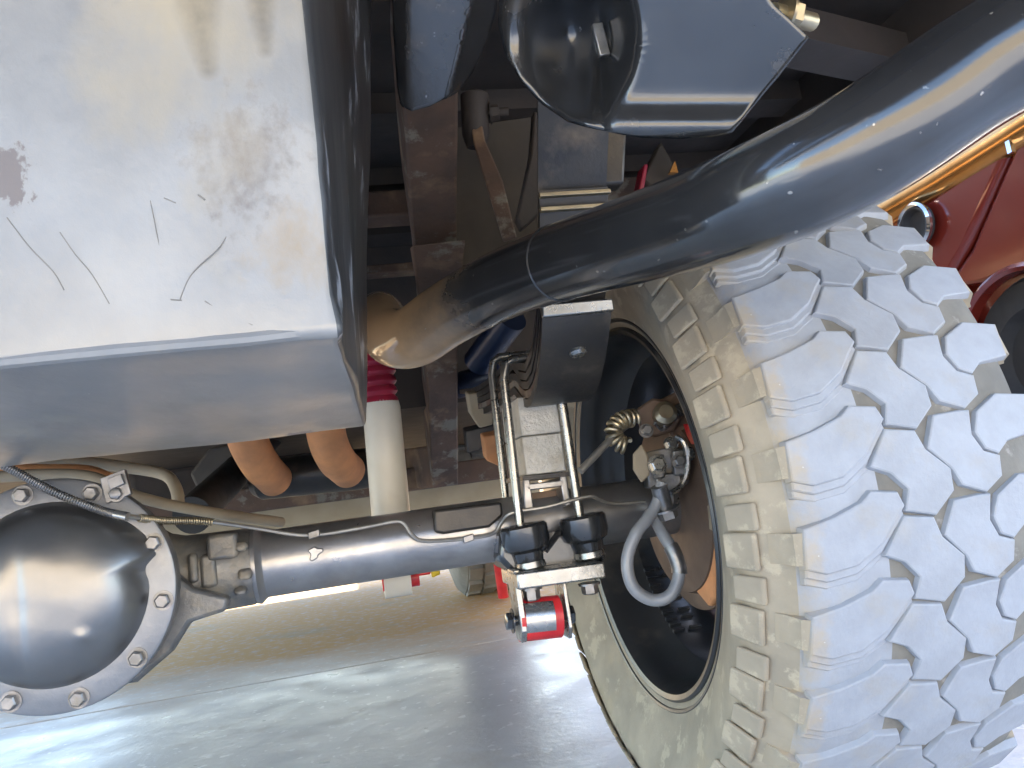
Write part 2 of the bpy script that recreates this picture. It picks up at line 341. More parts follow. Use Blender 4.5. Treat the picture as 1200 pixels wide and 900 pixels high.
# ---- rear axle: tube, housing, cover
axL = V((-.30, AX_Y, AX_Z))
def axpx(px): # point on the axle line under image column px
    lo, hi = -.6, .5
    for _ in range(40):
        mid = (lo+hi)/2; d = V((mid, AX_Y, AX_Z))-CAM
        if 600+FPX*d.dot(Rv)/d.dot(Fv) < px: lo = mid
        else: hi = mid
    return lo
x_c0, x_c1 = axpx(222), axpx(306)
RT = .0355
axle = part('rear_axle', MB().tube([(x_c1-.02, AX_Y, AX_Z), (.42, AX_Y, AX_Z)], RT, 48), 'axle', truck, 'black painted tubular rear axle with round bolted cover')
part('tube_weld', MB().lathe((x_c1-.004, AX_Y, AX_Z), (1, 0, 0), [(-.004, RT), (-.002, RT+.005), (.002, RT+.006), (.006, RT+.002), (.009, RT)], 40), 'axle', axle)
cast = MB().lathe((x_c0-.06, AX_Y, AX_Z), (1, 0, 0), [(0, .080), (.03, .058), (.045, .047), (.060, .0425), (x_c1-x_c0+.05, .0410), (x_c1-x_c0+.06, .0365)], 40)
part('cast_neck', cast, 'cast', axle, 'dusty cast iron neck between cover and axle tube')
fz = MB()
for px, py, w_, h_ in ((262, 640, .030, .026), (246, 668, .016, .034), (284, 640, .013, .01), (288, 672, .014, .012), (283, 692, .013, .008), (228, 665, .010, .03)):
    p = atY(px, py, AX_Y-.034); fz.box(p, (w_/2, 0, 0), (0, .012, 0), (0, .002, h_/2))
part('cast_boss', fz, 'cast', axle, bevel=.004)
CY = .835
cc = atY(66, 696, CY); CR = .5*((atY(66, 559, CY)-atY(66, 833, CY)).length)
hs = MB().lathe(cc, (0, 1, 0), [(.003, CR*.985), (.02, CR*.99), (.05, CR*.93), (.10, CR*.80), (.17, CR*.55), (.22, CR*.3)], 64)
part('differential_housing', hs, 'cast', axle)
ear = [atY(px, py, CY+.035) for px, py in ((170, 640), (225, 690), (268, 700), (265, 716), (222, 730), (200, 765), (160, 800), (120, 806))]
part('housing_rib', MB().prism(ear, (0, .022, 0)), 'cast', axle, bevel=.004)
part('cover_flange', MB().lathe(cc, (0, -1, 0), [(0, CR*.70), (0, CR), (.004, CR*1.004), (.008, CR*.998), (.0095, CR*.975), (.009, CR*.7)], 96, closed=True), 'flange', axle, 'flat grey bolting rim of the axle cover')
# domed cover: radius of the dome edge varies, with the notch at the right
N, K = 180, 36; cm = MB(); vs = []
def edge(g):     # g: angle anticlockwise from image right; the pressed edge has a notch at the right
    dn = ((g-R_(15)+math.pi) % (2*math.pi))-math.pi
    e = .79+.012*math.cos(g-2.2)
    if dn > 0: e += .11*math.exp(-(dn/R_(28))**2)
    else: e += .11*math.exp(-(dn/R_(3.2))**2)-.02*math.exp(-((dn+R_(9))/R_(5))**2)
    return e
for i in range(K+1):
    u = i/K
    for k in range(N):
        g = 2*math.pi*k/N; E = (.80+(edge(g)-.80)*u**5)*CR; r = E*u
        x, z = r*math.cos(g), r*math.sin(g)
        h = .044*(1-u**3.8)**.75
        if u > .93: h = min(h, .0495*(1-u)/.07*.35+.0005+h*.3)
        h += .004*math.exp(-((x/CR-.1)**2/.5+(z/CR-.15)**2/.4))*(1-u**2)
        h -= .0022*math.exp(-((x/CR+.13)/.055)**2-((z/CR+.15)/.5)**4)*(1-u**4)
        bx, bz = x/CR-.33, z/CR+.36
        h += .0022*math.exp(-(bx*bx+bz*bz)/.003)
        h += .0008*noise.noise(V((x*40, z*40, 0)))
        vs.append(cc+V((x, -.0085-h, z)))
cm.add(vs, [(i*N+k, i*N+(k+1) % N, (i+1)*N+(k+1) % N, (i+1)*N+k) for i in range(K) for k in range(N)])
part('axle_cover', cm, 'cover', axle, 'shiny domed steel axle cover with a notch and a small dent', smooth=60)
for k in range(10):
    g = R_(21-33*k-(2 if k > 2 else 0)) if k < 4 else R_(21-36*k+9)
    p = cc+V((CR*.905*math.cos(g), -.0088, CR*.905*math.sin(g)))
    part('cover_bolt', MB().hexnut(p, (0, -1, 0), .0068, .009), 'bolt', axle)
p = atY(137, 575, CY-.012)
part('line_clip', MB().box(p+V((0, 0, .004)), (.011, 0, .003), (0, .004, 0), (-.002, 0, .012)).box(p+V((.002, -.004, .008)), (.006, 0, .002), (0, .006, 0), (-.001, 0, .005)).hexnut(p+V((0, -.003, -.003)), (0, -1, 0), .006, .006), 'bolt', axle, bevel=.001)

# brake lines along the axle
def onax(px, py, off): return atY(px, py, AX_Y-off)
l1 = [atY(-60, 520, CY-.035), atY(5, 546, CY-.03), atY(60, 575, CY-.03), atY(118, 598, CY-.028), atY(160, 608, .80)]
ls = spline(l1, 8)
part('wrapped_hose', MB().tube(ls[:30], .0021, 8), 'line', axle)
part('hose_coil', coil(ls[:28], .0032, .0010, 70), 'bolt', axle, 'spring coil wrapped round the thin brake line')
part('hose_ferrule', MB().tube(ls[27:31], .0044, 12), 'steel', axle)
l2 = spline([atY(150, 605, .805), atY(190, 610, .84), atY(240, 611, .87), atY(300, 619, AX_Y-.040), atY(360, 627, AX_Y-.0395), atY(420, 619, AX_Y-.0395), atY(462, 611, AX_Y-.0395), atY(474, 614, AX_Y-.041), atY(483, 627, AX_Y-.041), atY(498, 634, AX_Y-.041), atY(545, 631, AX_Y-.041), atY(578, 625, AX_Y-.041), atY(588, 612, AX_Y-.045), atY(600, 601, AX_Y-.055), atY(640, 594, AX_Y-.062), atY(688, 582, AX_Y-.062), atY(702, 585, AX_Y-.058), atY(720, 590, AX_Y-.05), atY(756, 588, AX_Y-.05)], 6)
part('brake_line', MB().tube(l2, .0022, 8), 'line', axle, 'thin steel brake line running along the axle tube')
part('hose_coil', coil(l2[2:14], .0032, .0009, 34), 'brass', axle, 'brass coloured coil on the brake line')
for px, py in ((368, 626), (549, 631)):
    p = atY(px, py, AX_Y-.0415); part('line_clip', MB().box(p, (.006, 0, .001), (0, .003, 0), (0, 0, .0038)), 'bolt', axle, bevel=.001)
st = []; p = atY(369, 648, AX_Y-.0365)
for k in range(18):
    g = 2*math.pi*k/18; r = .0068*(1+.16*math.sin(5*g+.5)+.25*math.sin(3*g+1)+.12*math.sin(2*g)); st.append(p+V((r*math.cos(g), .003, r*math.sin(g)+.0)))
part('weld_spatter', MB().prism(st, (0, -.0042, 0)), 'axle', axle, bevel=.0012)
# pressed perch on the tube behind the blocks
pe = [atY(px, py, AX_Y-.040) for px, py in ((508, 598), (588, 588), (590, 604), (574, 618), (520, 626), (509, 624))]
part('tube_bracket', MB().prism(pe, (0, .03, 0)), 'spring', axle, bevel=.003)

# ---- U-bolt cups, lower plate and bushing hanger
UY = AX_Y-.055
mnt = part('spring_mount', MB().prism([atY(px, py, UY-.004) for px, py in ((584, 655), (586, 622), (598, 618), (640, 640), (652, 624), (705, 612), (712, 655), (700, 664), (600, 672))], (0, .10, 0)), 'black', axle, 'glossy black bracket clamped below the axle', bevel=.006)
leaf_cups = []
for px, py in ((614, 622), (683, 611)):
    p = atY(px, py, UY-.008)
    part('clamp_cup', MB().lathe(p, (.06, 0, -1), [(-.008, .006), (-.007, .0235), (-.004, .0262), (.012, .0262), (.019, .0235), (.023, .017), (.036, .0145)], 32), 'black', axle)
    part('clamp_washer', MB().lathe(p+V((.002, -.002, -.033)), (.06, 0, -1), [(0, .0155), (.006, .0165), (.008, .014)], 24), 'steel', axle)
pl = MB(); A, B = atY(604, 681, UY-.035), atY(706, 667, UY-.035)
ex = (B-A)/2; c = (A+B)/2
pl.box(c+V((0, .035, 0)), ex, (0, .045, 0), (0, 0, .0085))
part('clamp_plate', pl, 'steel', axle, 'bright steel plate under the spring clamp', bevel=.002)
p = atY(690, 683, UY-.02); part('clamp_nut', MB().hexnut(p, (0, 0, -1), .009, .012), 'bolt', axle)
p = atY(622, 688, UY-.02); part('clamp_nut', MB().hexnut(p, (0, 0, -1), .009, .014), 'bolt', axle)
HY = UY-.01
hA = [atY(px, py, HY) for px, py in ((591, 668), (603, 666), (609, 744), (606, 752), (600, 752), (594, 742))]
hang = part('bushing_hanger', MB().prism([V((hA[0].x+.006, HY+dy, dz)) for dy, dz in ((-.02, hA[0].z), (.02, hA[0].z), (.022, hA[3].z+.012), (.012, hA[3].z), (-.012, hA[3].z), (-.022, hA[3].z+.012))], (.006, 0, 0)), 'steel', axle, bevel=.001)
hx = atY(655, 690, HY).x; hz0 = atY(655, 680, HY).z; hz1 = atY(655, 748, HY).z
part('bushing_hanger', MB().prism([V((hx, HY+dy, dz)) for dy, dz in ((-.02, hz0), (.02, hz0), (.022, hz1+.012), (.012, hz1), (-.012, hz1), (-.022, hz1+.012))], (.004, 0, 0)), 'steel', axle, bevel=.001)
e0, e1 = atY(607, 727, HY), atY(655, 722, HY)
ed = (e1-e0)
bsh = part('bushing', MB().tube([e0, e1], .0222, 32), 'red', axle, 'bright red bushing in the hanger')
arc = MB(); ax_ = ed.normalized(); b1 = (CAM-e0); b1 = (b1-ax_*b1.dot(ax_)).normalized(); b2 = ax_.cross(b1); vs = []  # steel arc laid on the camera side of the bushing
for k in range(17):
    g = R_(-44+k*5.0)
    for t_ in (.10, .80):
        for r_ in (.0222, .0236): vs.append(e0.lerp(e1, t_)+(b1*math.cos(g)+b2*math.sin(g))*r_)
fs = []
for k in range(16):
    o = 4*k; fs += [(o+1, o+5, o+7, o+3), (o, o+1, o+5, o+4), (o+2, o+6, o+7, o+3)]
arc.add(vs, fs+[(0, 2, 3, 1), (64, 65, 67, 66)])
part('bushing_arc', arc, 'steel', bsh if False else axle, 'steel arc on the near side of the bushing')
part('hanger_bolt', MB().tube([e0.lerp(e1, -.16), e0.lerp(e1, 1.28)], .0055, 12).hexnut(e0.lerp(e1, -.12), -ed, .0095, .008).hexnut(e0.lerp(e1, 1.10), ed, .0105, .012), 'black', axle)

# ---- leaf spring and lift blocks
def strip(rows, th, upv=None):    # rows: (px_left, px_right, py_l, py_r, d) of the lower face, near to far
    mb = MB(); vs = []; n = len(rows)
    for (xl, yl, xr, yr, d) in rows:
        vs += [at(xl, yl, d), at(xr, yr, d)]
    for i, (xl, yl, xr, yr, d) in enumerate(rows):
        j0, j1 = max(i-1, 0), min(i+1, n-1)
        tv = vs[2*j1]-vs[2*j0]; ww = vs[2*i+1]-vs[2*i]; nn = ww.cross(tv).normalized()
        if nn.z < 0: nn = -nn
        vs += [vs[2*i]+nn*th, vs[2*i+1]+nn*th] if False else []
    low = vs[:]; upv_ = []
    for i in range(n):
        j0, j1 = max(i-1, 0), min(i+1, n-1)
        tv = low[2*j1]-low[2*j0]; ww = low[2*i+1]-low[2*i]; nn = ww.cross(tv).normalized()
        if nn.z < 0: nn = -nn
        upv_ += [low[2*i]+nn*th, low[2*i+1]+nn*th]
    o = 2*n; fs = []
    for i in range(n-1):
        fs += [(2*i, 2*i+1, 2*i+3, 2*i+2), (o+2*i, o+2*i+2, o+2*i+3, o+2*i+1), (2*i, 2*i+2, o+2*i+2, o+2*i), (2*i+1, o+2*i+1, o+2*i+3, 2*i+3)]
    fs += [(0, o, o+1, 1), (2*n-2, 2*n-1, o+2*n-1, o+2*n-2)]
    return mb.add(low+upv_, fs)
SW = .0325
def leafpath(y0, zlift, n=14, yend=1.55):
    # centre line of a leaf: low at the axle, rising to the rear; y0 = rear end
    out = []
    for i in range(n+1):
        y = y0+(yend-y0)*i/n; out.append((y, zlift))
    return out
q0 = atY(636, 458, AX_Y); q1 = at(676, 366, .77); q2 = at(683, 232, .735); q3 = at(690, 130, .70)
def leafz(y):
    # height of the underside of the lowest leaf along y: through the axle seat, the overload end and the upper end
    if y >= AX_Y: return q0.z+.12*(y-AX_Y)**2
    P = [(AX_Y, q0.z), (q1.y, q1.z), (q2.y, q2.z-.030)]
    if y < q2.y: return P[2][1]+(y-q2.y)*(P[2][1]-P[1][1])/(q2.y-q1.y)
    z = 0
    for i_ in range(3):
        c_ = P[i_][1]
        for k_ in range(3):
            if k_ != i_: c_ *= (y-P[k_][0])/(P[i_][0]-P[k_][0])
        z += c_
    return z
def leafx(y): return q0.x+(q1.x-q0.x)*(AX_Y-y)/(AX_Y-q1.y)
def leaf(y0, y1, lift, th, m, wd=SW, curl=0):
    mb = MB(); vs = []; n = 22
    for i in range(n+1):
        y = y0+(y1-y0)*i/n; z = leafz(y)+lift
        if curl and i < 2: z += curl*(2-i)
        x = leafx(y); vs += [V((x-wd, y, z)), V((x+wd, y, z)), V((x+wd, y-.003, z+th)), V((x-wd, y-.003, z+th))]
    fs = [(4*i+a_, 4*i+(a_+1) % 4, 4*i+4+(a_+1) % 4, 4*i+4+a_) for i in range(n) for a_ in range(4)]+[(0, 1, 2, 3), (4*n+3, 4*n+2, 4*n+1, 4*n)]
    return mb.add(vs, fs)
spring = part('leaf_spring', leaf(q3.y-.05, 1.6, .040, .008, 'spring'), 'spring', truck, 'dark stacked leaf spring clamped over the axle')
part('leaf', leaf(q2.y, 1.5, .030, .008, 'spring'), 'spring', spring)
part('leaf', leaf(q2.y+.02, 1.42, .020, .008, 'spring'), 'spring', spring)
part('leaf', leaf(q1.y+.05, 1.34, .0105, .008, 'spring'), 'rust', spring, 'rusty leaf in the middle of the stack')
part('overload_leaf', leaf(q1.y, 1.25, 0, .009, 'spring', SW+.002, curl=-.0015), 'spring', spring, 'wide dark bottom leaf with bright end and a rivet')
part('leaf_end', MB().box(V((leafx(q1.y), q1.y-.003, leafz(q1.y)+.003)), (SW+.003, 0, 0), (0, .004, 0), (0, 0, .006)), 'steel', spring, 'bright cut end of the bottom leaf', bevel=.0015)
rv = atY(673, 384, q1.y+.035); rv.z = leafz(rv.y)
part('leaf_rivet', MB().lathe(rv, (0, -.3, -1), [(-.002, .009), (.001, .009), (.004, .006), (.005, 0)], 20), 'steel', spring)
for k, (yy, zz) in enumerate(((q2.y+.002, .036), (q2.y+.006, .030), (q2.y+.022, .020))):
    part('leaf_end', MB().box(V((leafx(yy), yy-.006, leafz(yy)+zz)), (SW+.001, 0, 0), (0, .003, 0), (0, 0, .0019)), 'brass' if k < 2 else 'steel', spring, bevel=.0006)
part('painted_glint', MB().prism([at(px, py, 1.27) for px, py in ((785, 202), (791, 188), (795, 202))], (0, .01, 0)), 'gold_gleam', truck)  # small added plate, coloured gold to paint a glint
# lift blocks and saddle: they stand on the axle under the spring
bx0 = atY(637, 511, AX_Y-.045)
def blk(pxs, m, name, lab, y=AX_Y-.05, dep=.10):
    return part(name, MB().prism([atY(px, py, y) for px, py in pxs], (0, dep, 0)), m, spring, lab, bevel=.0015)
blk(((606, 466), (652, 462), (658, 506), (611, 511)), 'block', 'lift_block', 'upper grey lift block with rough face')
blk(((611, 512), (658, 507), (664, 552), (617, 557)), 'block', 'lift_block', 'lower grey lift block, brighter face')
sdl = MB()
for pxs in (((617, 567), (661, 562), (662, 570), (618, 575)), ((613, 562), (621, 561), (626, 598), (615, 600)), ((655, 557), (664, 556), (670, 592), (662, 594))):
    sdl.prism([atY(px, py, AX_Y-.046) for px, py in pxs], (0, .09, 0))
part('spring_saddle', sdl, 'axle', spring, bevel=.0015)
part('saddle_plate', MB().prism([atY(px, py, AX_Y-.052) for px, py in ((612, 558), (667, 553), (668, 558), (613, 563))], (0, .10, 0)), 'spring', spring)
part('centre_pin', MB().prism([atY(px, py, AX_Y-.02) for px, py in ((622, 578), (660, 573), (661, 588), (624, 592))], (0, .04, 0)), 'rotor', spring)
# U-bolts: legs either side, joined over the spring
for (l0, l1, r0, r1, yy) in (((590, 440), (611, 630), (653, 432), (682, 622), AX_Y-.058), ((577, 445), (596, 610), (640, 440), (664, 610), AX_Y+.06)):
    A, A1, B, B1 = atY(*l0, yy), atY(*l1, yy), atY(*r0, yy), atY(*r1, yy)
    ztop_ = leafz(yy)+.054
    tA = A+(A-A1)*((ztop_-A.z)/(A.z-A1.z)); tB = B+(B-B1)*((ztop_-B.z)/(B.z-B1.z))
    path = [A1, A1.lerp(tA, .9), tA+V((.004, 0, -.003)), tA+V((.012, 0, .002)), tB+V((-.012, 0, .002)), tB+V((-.004, 0, -.003)), B1.lerp(tB, .9), B1]
    part('u_bolt', MB().tube(path, .0052, 14), 'steel', spring, None)

# ---- shock absorber
s0, s1 = at(447, 478, 1.12), at(465, 680, 1.10)
sv = (s1-s0)
shock = part('shock_absorber', MB().lathe(s0, sv, [(-.01, .024), (0, .026), (sv.length*.52, .0265), (sv.length*.93, .0265), (sv.length*.95, .02), (sv.length*.96, .012)], 36), 'shock', truck, 'white shock absorber body with red ribbed boot above')
bt = []
t = -.10
while t < .012:
    bt += [(t, .0205), (t+.003, .0235), (t+.008, .0245), (t+.011, .0225), (t+.013, .0205)]; t += .014
part('shock_boot', MB().lathe(s0, sv, bt+[(t, .024), (t+.004, .0245)], 32), 'boot', shock, 'dark red ribbed rubber boot')
part('shock_eye', MB().lathe(s1-V((.018, 0, 0)), (1, 0, 0), [(0, .012), (0, .022), (.036, .022), (.036, .012)], 28, closed=True), 'shock', shock)
part('eye_bushing', MB().lathe(s1-V((.020, 0, 0)), (1, 0, 0), [(0, .005), (0, .012), (.05, .012), (.05, .005)], 20, closed=True), 'red', shock)

# ---- frame rail, crossmembers
def rail(pts, wd, ht):
    mb = MB(); vs = []
    for i, p in enumerate(pts):
        j0, j1 = max(0, i-1), min(len(pts)-1, i+1); tv = (pts[j1]-pts[j0]).normalized()
        nn = V((1, 0, 0)).cross(tv).normalized()
        if nn.z < 0: nn = -nn
        vs += [p+V((-wd, 0, 0)), p+V((wd, 0, 0)), p+V((wd, 0, 0))+nn*ht, p+V((-wd, 0, 0))+nn*ht]
    n = len(pts)-1
    return mb.add(vs, [(4*i+k, 4*i+(k+1) % 4, 4*i+4+(k+1) % 4, 4*i+4+k) for i in range(n) for k in range(4)]+[(0, 1, 2, 3), (4*n+3, 4*n+2, 4*n+1, 4*n)])
rp = spline([at(498, -60, .78), at(505, 122, .90), at(509, 270, 1.10), at(517, 400, 1.50), at(522, 570, 1.90)], 6)+[V((.0, 2.6, .47)), V((.0, 3.7, .47))]
frame = part('frame_rail', rail(rp, .031, .10), 'rust', truck, 'rusty brown chassis rail with flaking grey paint', bevel=.004)
rs_ = [at(480, 290, 1.10), at(544, 283, 1.10), at(536, 340, 1.2), at(490, 350, 1.2)]
part('rail_bracket', MB().prism(rs_, (0, -.02, -.004)), 'rust', frame, bevel=.003)
for px, py in ((519, 500), (497, 251)):
    pass
part('crossmember', MB().box(at(440, 246, 1.35), (.55, 0, 0), (0, .03, 0), (0, 0, .022)), 'rust', truck, 'rusty chassis crossmember above the pipe', bevel=.004)
part('crossmember', MB().box(at(450, 318, 1.5), (.5, 0, 0), (0, .02, 0), (0, 0, .008)), 'rust', truck, bevel=.002)
part('crossmember', MB().box(at(330, 582, 1.95), (.62, 0, 0), (0, .04, 0), (0, 0, .028)), 'rust', truck, 'rusty beam ahead of the axle', bevel=.004)
part('crossmember', MB().box(at(330, 606, 2.2), (.72, 0, 0), (0, .03, 0), (0, 0, .030)), 'cream', truck, 'cream coloured beam low ahead of the axle', bevel=.004)
fw = [at(px, py, 1.18) for px, py in ((535, 60), (650, 70), (655, 330), (530, 340))]
gus = part('spring_gusset', MB().prism(fw, (0, .012, 0)), 'grime', frame, 'dull tan side plate of the chassis')
part('gusset_leg', MB().prism([at(px, py, 1.05) for px, py in ((626, 128), (642, 140), (632, 250), (612, 268), (606, 255), (622, 180))], (0, .02, 0)), 'rustdark', frame, bevel=.003)
part('shock_stud', MB().tube([at(556, 134, 1.02), at(596, 131, 1.02)], .006, 12).lathe(at(556, 108, 1.02), at(558, 172, 1.02)-at(556, 108, 1.02), [(0, .012), (.004, .018), (.055, .017), (.07, .012)], 20).hexnut(at(574, 133, 1.02), (1, -.2, 0), .010, .012), 'rustdark', frame)
part('strap', strip([(590, 285, 606, 280, .93), (571, 222, 590, 216, .97), (556, 172, 569, 168, 1.0), (550, 130, 562, 130, 1.03)], .008), 'rust', frame, 'flat rusty brown strap hanging beside the rail', bevel=.002)
for pxs, d, m in ((((548, 462), (580, 458), (578, 498), (562, 502), (552, 486)), 1.35, 'tan'), (((545, 505), (585, 496), (574, 525), (548, 532)), 1.5, 'spring'), (((566, 512), (586, 508), (588, 548), (570, 540)), 1.4, 'rust_orange')):
    part('spring_hanger', MB().prism([at(px, py, d) for px, py in pxs], (0, .03, .01)), m, frame, bevel=.003)
part('damper', MB().tube([at(536, 452, 1.7), at(582, 440, 1.65)], .028, 20), 'bluepart', truck, 'dark blue cylinder behind the spring')
part('damper', MB().tube([at(560, 425, 1.6), at(600, 372, 1.5)], .03, 20), 'bluepart', truck)

# ---- exhaust muffler with its two rusted pipes, drive shaft, hoses
mf = part('muffler', MB().lathe(at(300, 566, 1.60), at(452, 552, 1.60)-at(300, 566, 1.60), [(0, .02), (.0, .05), (.015, .064), (.20, .066), (.26, .06), (.28, .03)], 32), 'spring', truck, 'dark flat muffler ahead of the axle')
for v in mf.data.vertices: v.co.z = mf.data.vertices[0].co.z+(v.co.z-mf.data.vertices[0].co.z)*.62
for l in ([(283, 490, 1.40), (292, 520, 1.42), (306, 545, 1.46), (322, 562, 1.52)], [(378, 480, 1.40), (384, 515, 1.42), (394, 538, 1.46), (408, 552, 1.52)]):
    part('muffler_pipe', MB().tube(pspline(l, 6), [.034]*14+[.033]*5, 28), 'rust_orange', mf, 'orange rusted exhaust pipe stub')
part('drive_shaft', MB().tube([at(225, 604, 1.35), at(300, 530, 1.9), at(330, 500, 2.3)], .032, 24), 'rubberblack', truck, 'black drive shaft running forward')
part('shaft_yoke', MB().prism([at(px, py, 1.7) for px, py in ((222, 555), (245, 525), (270, 520), (278, 540), (255, 568), (232, 575))], (0, .05, 0)), 'grime', truck, bevel=.006)
part('fuel_hose', MB().tube(pspline([(20, 540, 1.2), (90, 541, 1.22), (150, 548, 1.25), (192, 556, 1.25), (206, 572, 1.22), (210, 596, 1.2)], 6), .009, 16), 'tan', truck, 'dusty tan hose bending down behind the cover')
part('fuel_hose', MB().tube(pspline([(-20, 560, 1.1), (60, 556, 1.1), (110, 560, 1.1), (150, 578, 1.1), (200, 592, 1.15), (270, 604, 1.2), (330, 612, 1.3)], 6), .008, 16), 'tan', truck)
part('fuel_hose', MB().tube(pspline([(-30, 552, 1.15), (40, 552, 1.15), (100, 553, 1.15), (128, 562, 1.15)], 6), .010, 16), 'rust_orange', truck)

# ---- black brackets at the top
def sheet(outline, cen, dfun, m, name, lab, th=.003, N=96, K=20):
    # sheet with rings between a centre and its outline; depth from dfun(px,py)
    per = []; L = [0]
    O = outline+[outline[0]]
    for i in range(len(outline)): L.append(L[-1]+math.hypot(O[i+1][0]-O[i][0], O[i+1][1]-O[i][1]))
    for k in range(N):
        s = L[-1]*k/N; i = max(j for j in range(len(outline)) if L[j] <= s); t = (s-L[i])/(L[i+1]-L[i])
        per.append((O[i][0]+(O[i+1][0]-O[i][0])*t, O[i][1]+(O[i+1][1]-O[i][1])*t))
    vs = [at(*cen, dfun(*cen))]
    for r in range(1, K+1):
        for q in per:
            x = cen[0]+(q[0]-cen[0])*r/K; y = cen[1]+(q[1]-cen[1])*r/K; vs.append(at(x, y, dfun(x, y)))
    fs = [(0, 1+k, 1+(k+1) % N) for k in range(N)]
    fs += [(1+(r-1)*N+k, 1+r*N+k, 1+r*N+(k+1) % N, 1+(r-1)*N+(k+1) % N) for r in range(1, K) for k in range(N)]
    o = part(name, MB().add(vs, fs), m, truck, lab, smooth=60)
    md = o.modifiers.new('solidify', 'SOLIDIFY'); md.thickness = th; md.offset = 0
    return o
def d_big(x, y):
    d = .52+.0005*(y-60)*.4-(x-700)*.00012
    u = ((x-672)/82)**2+((y-40)/112)**2
    d += .07*max(0, 1-u)**1.6
    e = math.hypot((x-600)/40, (y-60)/120); 
    d += .03*max(0, (625-x)/40)**2
    d -= .010*math.exp(-((y-150)/22)**2)
    d += .012*math.exp(-(((x-706)/7)**2+((y-90)/60)**2))
    return d
big = sheet([(588, -40), (586, 30), (594, 65), (610, 93), (636, 120), (665, 140), (700, 152), (750, 160), (800, 161), (840, 158), (858, 155), (880, 128), (912, 90), (948, 44), (925, 22), (905, 4), (880, -40)], (730, 55), d_big, 'black', 'hitch_bracket', 'wide glossy black steel bracket with hollow centre at the top', K=30, N=140)
p = at(705, 46, .54)
part('bracket_bolt', MB().box(at(704, 47, .555), (.004, 0, .0005), (0, .002, 0), (-.001, 0, .012)), 'bolt', big, bevel=.001)
part('bracket_bolt', MB().tube([at(905, 14, .56), at(952, 26, .58)], .0065, 14).hexnut(at(918, 16, .565), (1, .1, -.2), .011, .012), 'brass', big)
def d_sm(x, y):
    d = .60+.0003*(y-50)
    fold = 548-(y-10)*.25
    if x > fold: d += (x-fold)*.0022
    if x < 478: d += (478-x)*.0012
    return d
sheet([(461, -40), (463, 40), (467, 100), (471, 124), (483, 130), (505, 124), (534, 108), (552, 85), (566, 55), (580, 12), (584, -40)], (515, 30), d_sm, 'black', 'body_mount', 'scratched black bracket hanging beside the rail')
# upper right dark body support behind
part('bed_brace', MB().box(at(1000, 60, 1.0), (.25, .08, 0), (0, .03, 0), (0, 0, .02)), 'rustdark', truck)
part('spring_shackle', MB().prism([at(px, py, .74) for px, py in ((640, 128), (735, 150), (732, 215), (640, 222))], (0, .02, 0)), 'spring', truck, None, bevel=.003)
part('wedge_plate', MB().prism([at(px, py, 1.3) for px, py in ((752, 210), (775, 165), (795, 200), (800, 215), (770, 225))], (0, .03, 0)), 'grime', truck, bevel=.004)  # small grimy wedge behind the pipe, with a red strip beside it
part('wedge_plate', MB().prism([at(px, py, 1.29) for px, py in ((748, 225), (755, 192), (760, 192), (754, 226))], (0, .03, 0)), 'boot', truck, bevel=.002)

# ---------------------------------------------------------------- wheel
XW = .3333; TW = .222; TR = .366
hub = V((0, AX_Y, AX_Z))
# rim: barrel, flange, disc with windows
prof = [(.000, .2165), (.003, .2195), (-.004, .2195), (-.006, .2165), (-.004, .2110), (.004, .2070), (.018, .2045), (.030, .2035), (.045, .196), (.055, .188), (.110, .188), (.125, .197), (.19, .200), (.212, .205), (.222, .2165), (.226, .2195), (.222, .2165)]
rimm = MB().lathe(V((XW, AX_Y, AX_Z)), (1, 0, 0), prof, 128)
rimm.f = [f for f in rimm.f if len(f) == 4]
wheel = part('wheel', rimm, 'rim', truck, 'black wheel rim inside a dusty mud terrain tyre')
# outer disc with eight oval windows
dm = MB(); NW = 8; n = 160; xd = .150
rr = [.05, .085, .10, .12, .14, .155, .165, .190]
vs = []
for r in rr:
    for k in range(n):
        g = 2*math.pi*k/n; vs.append(V((XW+xd+(.02 if r < .09 else 0)-.012*(r > .18), AX_Y-r*math.cos(g), AX_Z+r*math.sin(g))))
fs = []
for i in range(len(rr)-1):
    for k in range(n):
        ph = (k/n*NW) % 1
        if 2 <= i <= 4 and .28 < ph < .72: continue
        fs.append((i*n+k, i*n+(k+1) % n, (i+1)*n+(k+1) % n, (i+1)*n+k))
dsk = part('wheel_disc', dm.add(vs, fs), 'rim', wheel)
md = dsk.modifiers.new('solidify', 'SOLIDIFY'); md.thickness = .006
# casting ridges on the barrel floor
for k in range(10):
    g = R_(-62+k*3.6); r = .1865
    for xo in (.062, .085):
        if xo > .08 and k % 3 == 1: continue
        c = V((XW+xo, AX_Y+r*math.cos(g)*1.0, AX_Z+r*math.sin(g)))
        tdir = V((0, -math.sin(g), math.cos(g))); nd = V((0, math.cos(g), math.sin(g)))
        part('casting_mark', MB().box(c, (.008, 0, 0), tdir*.0022, nd*.003), 'rim', wheel, bevel=.0006)
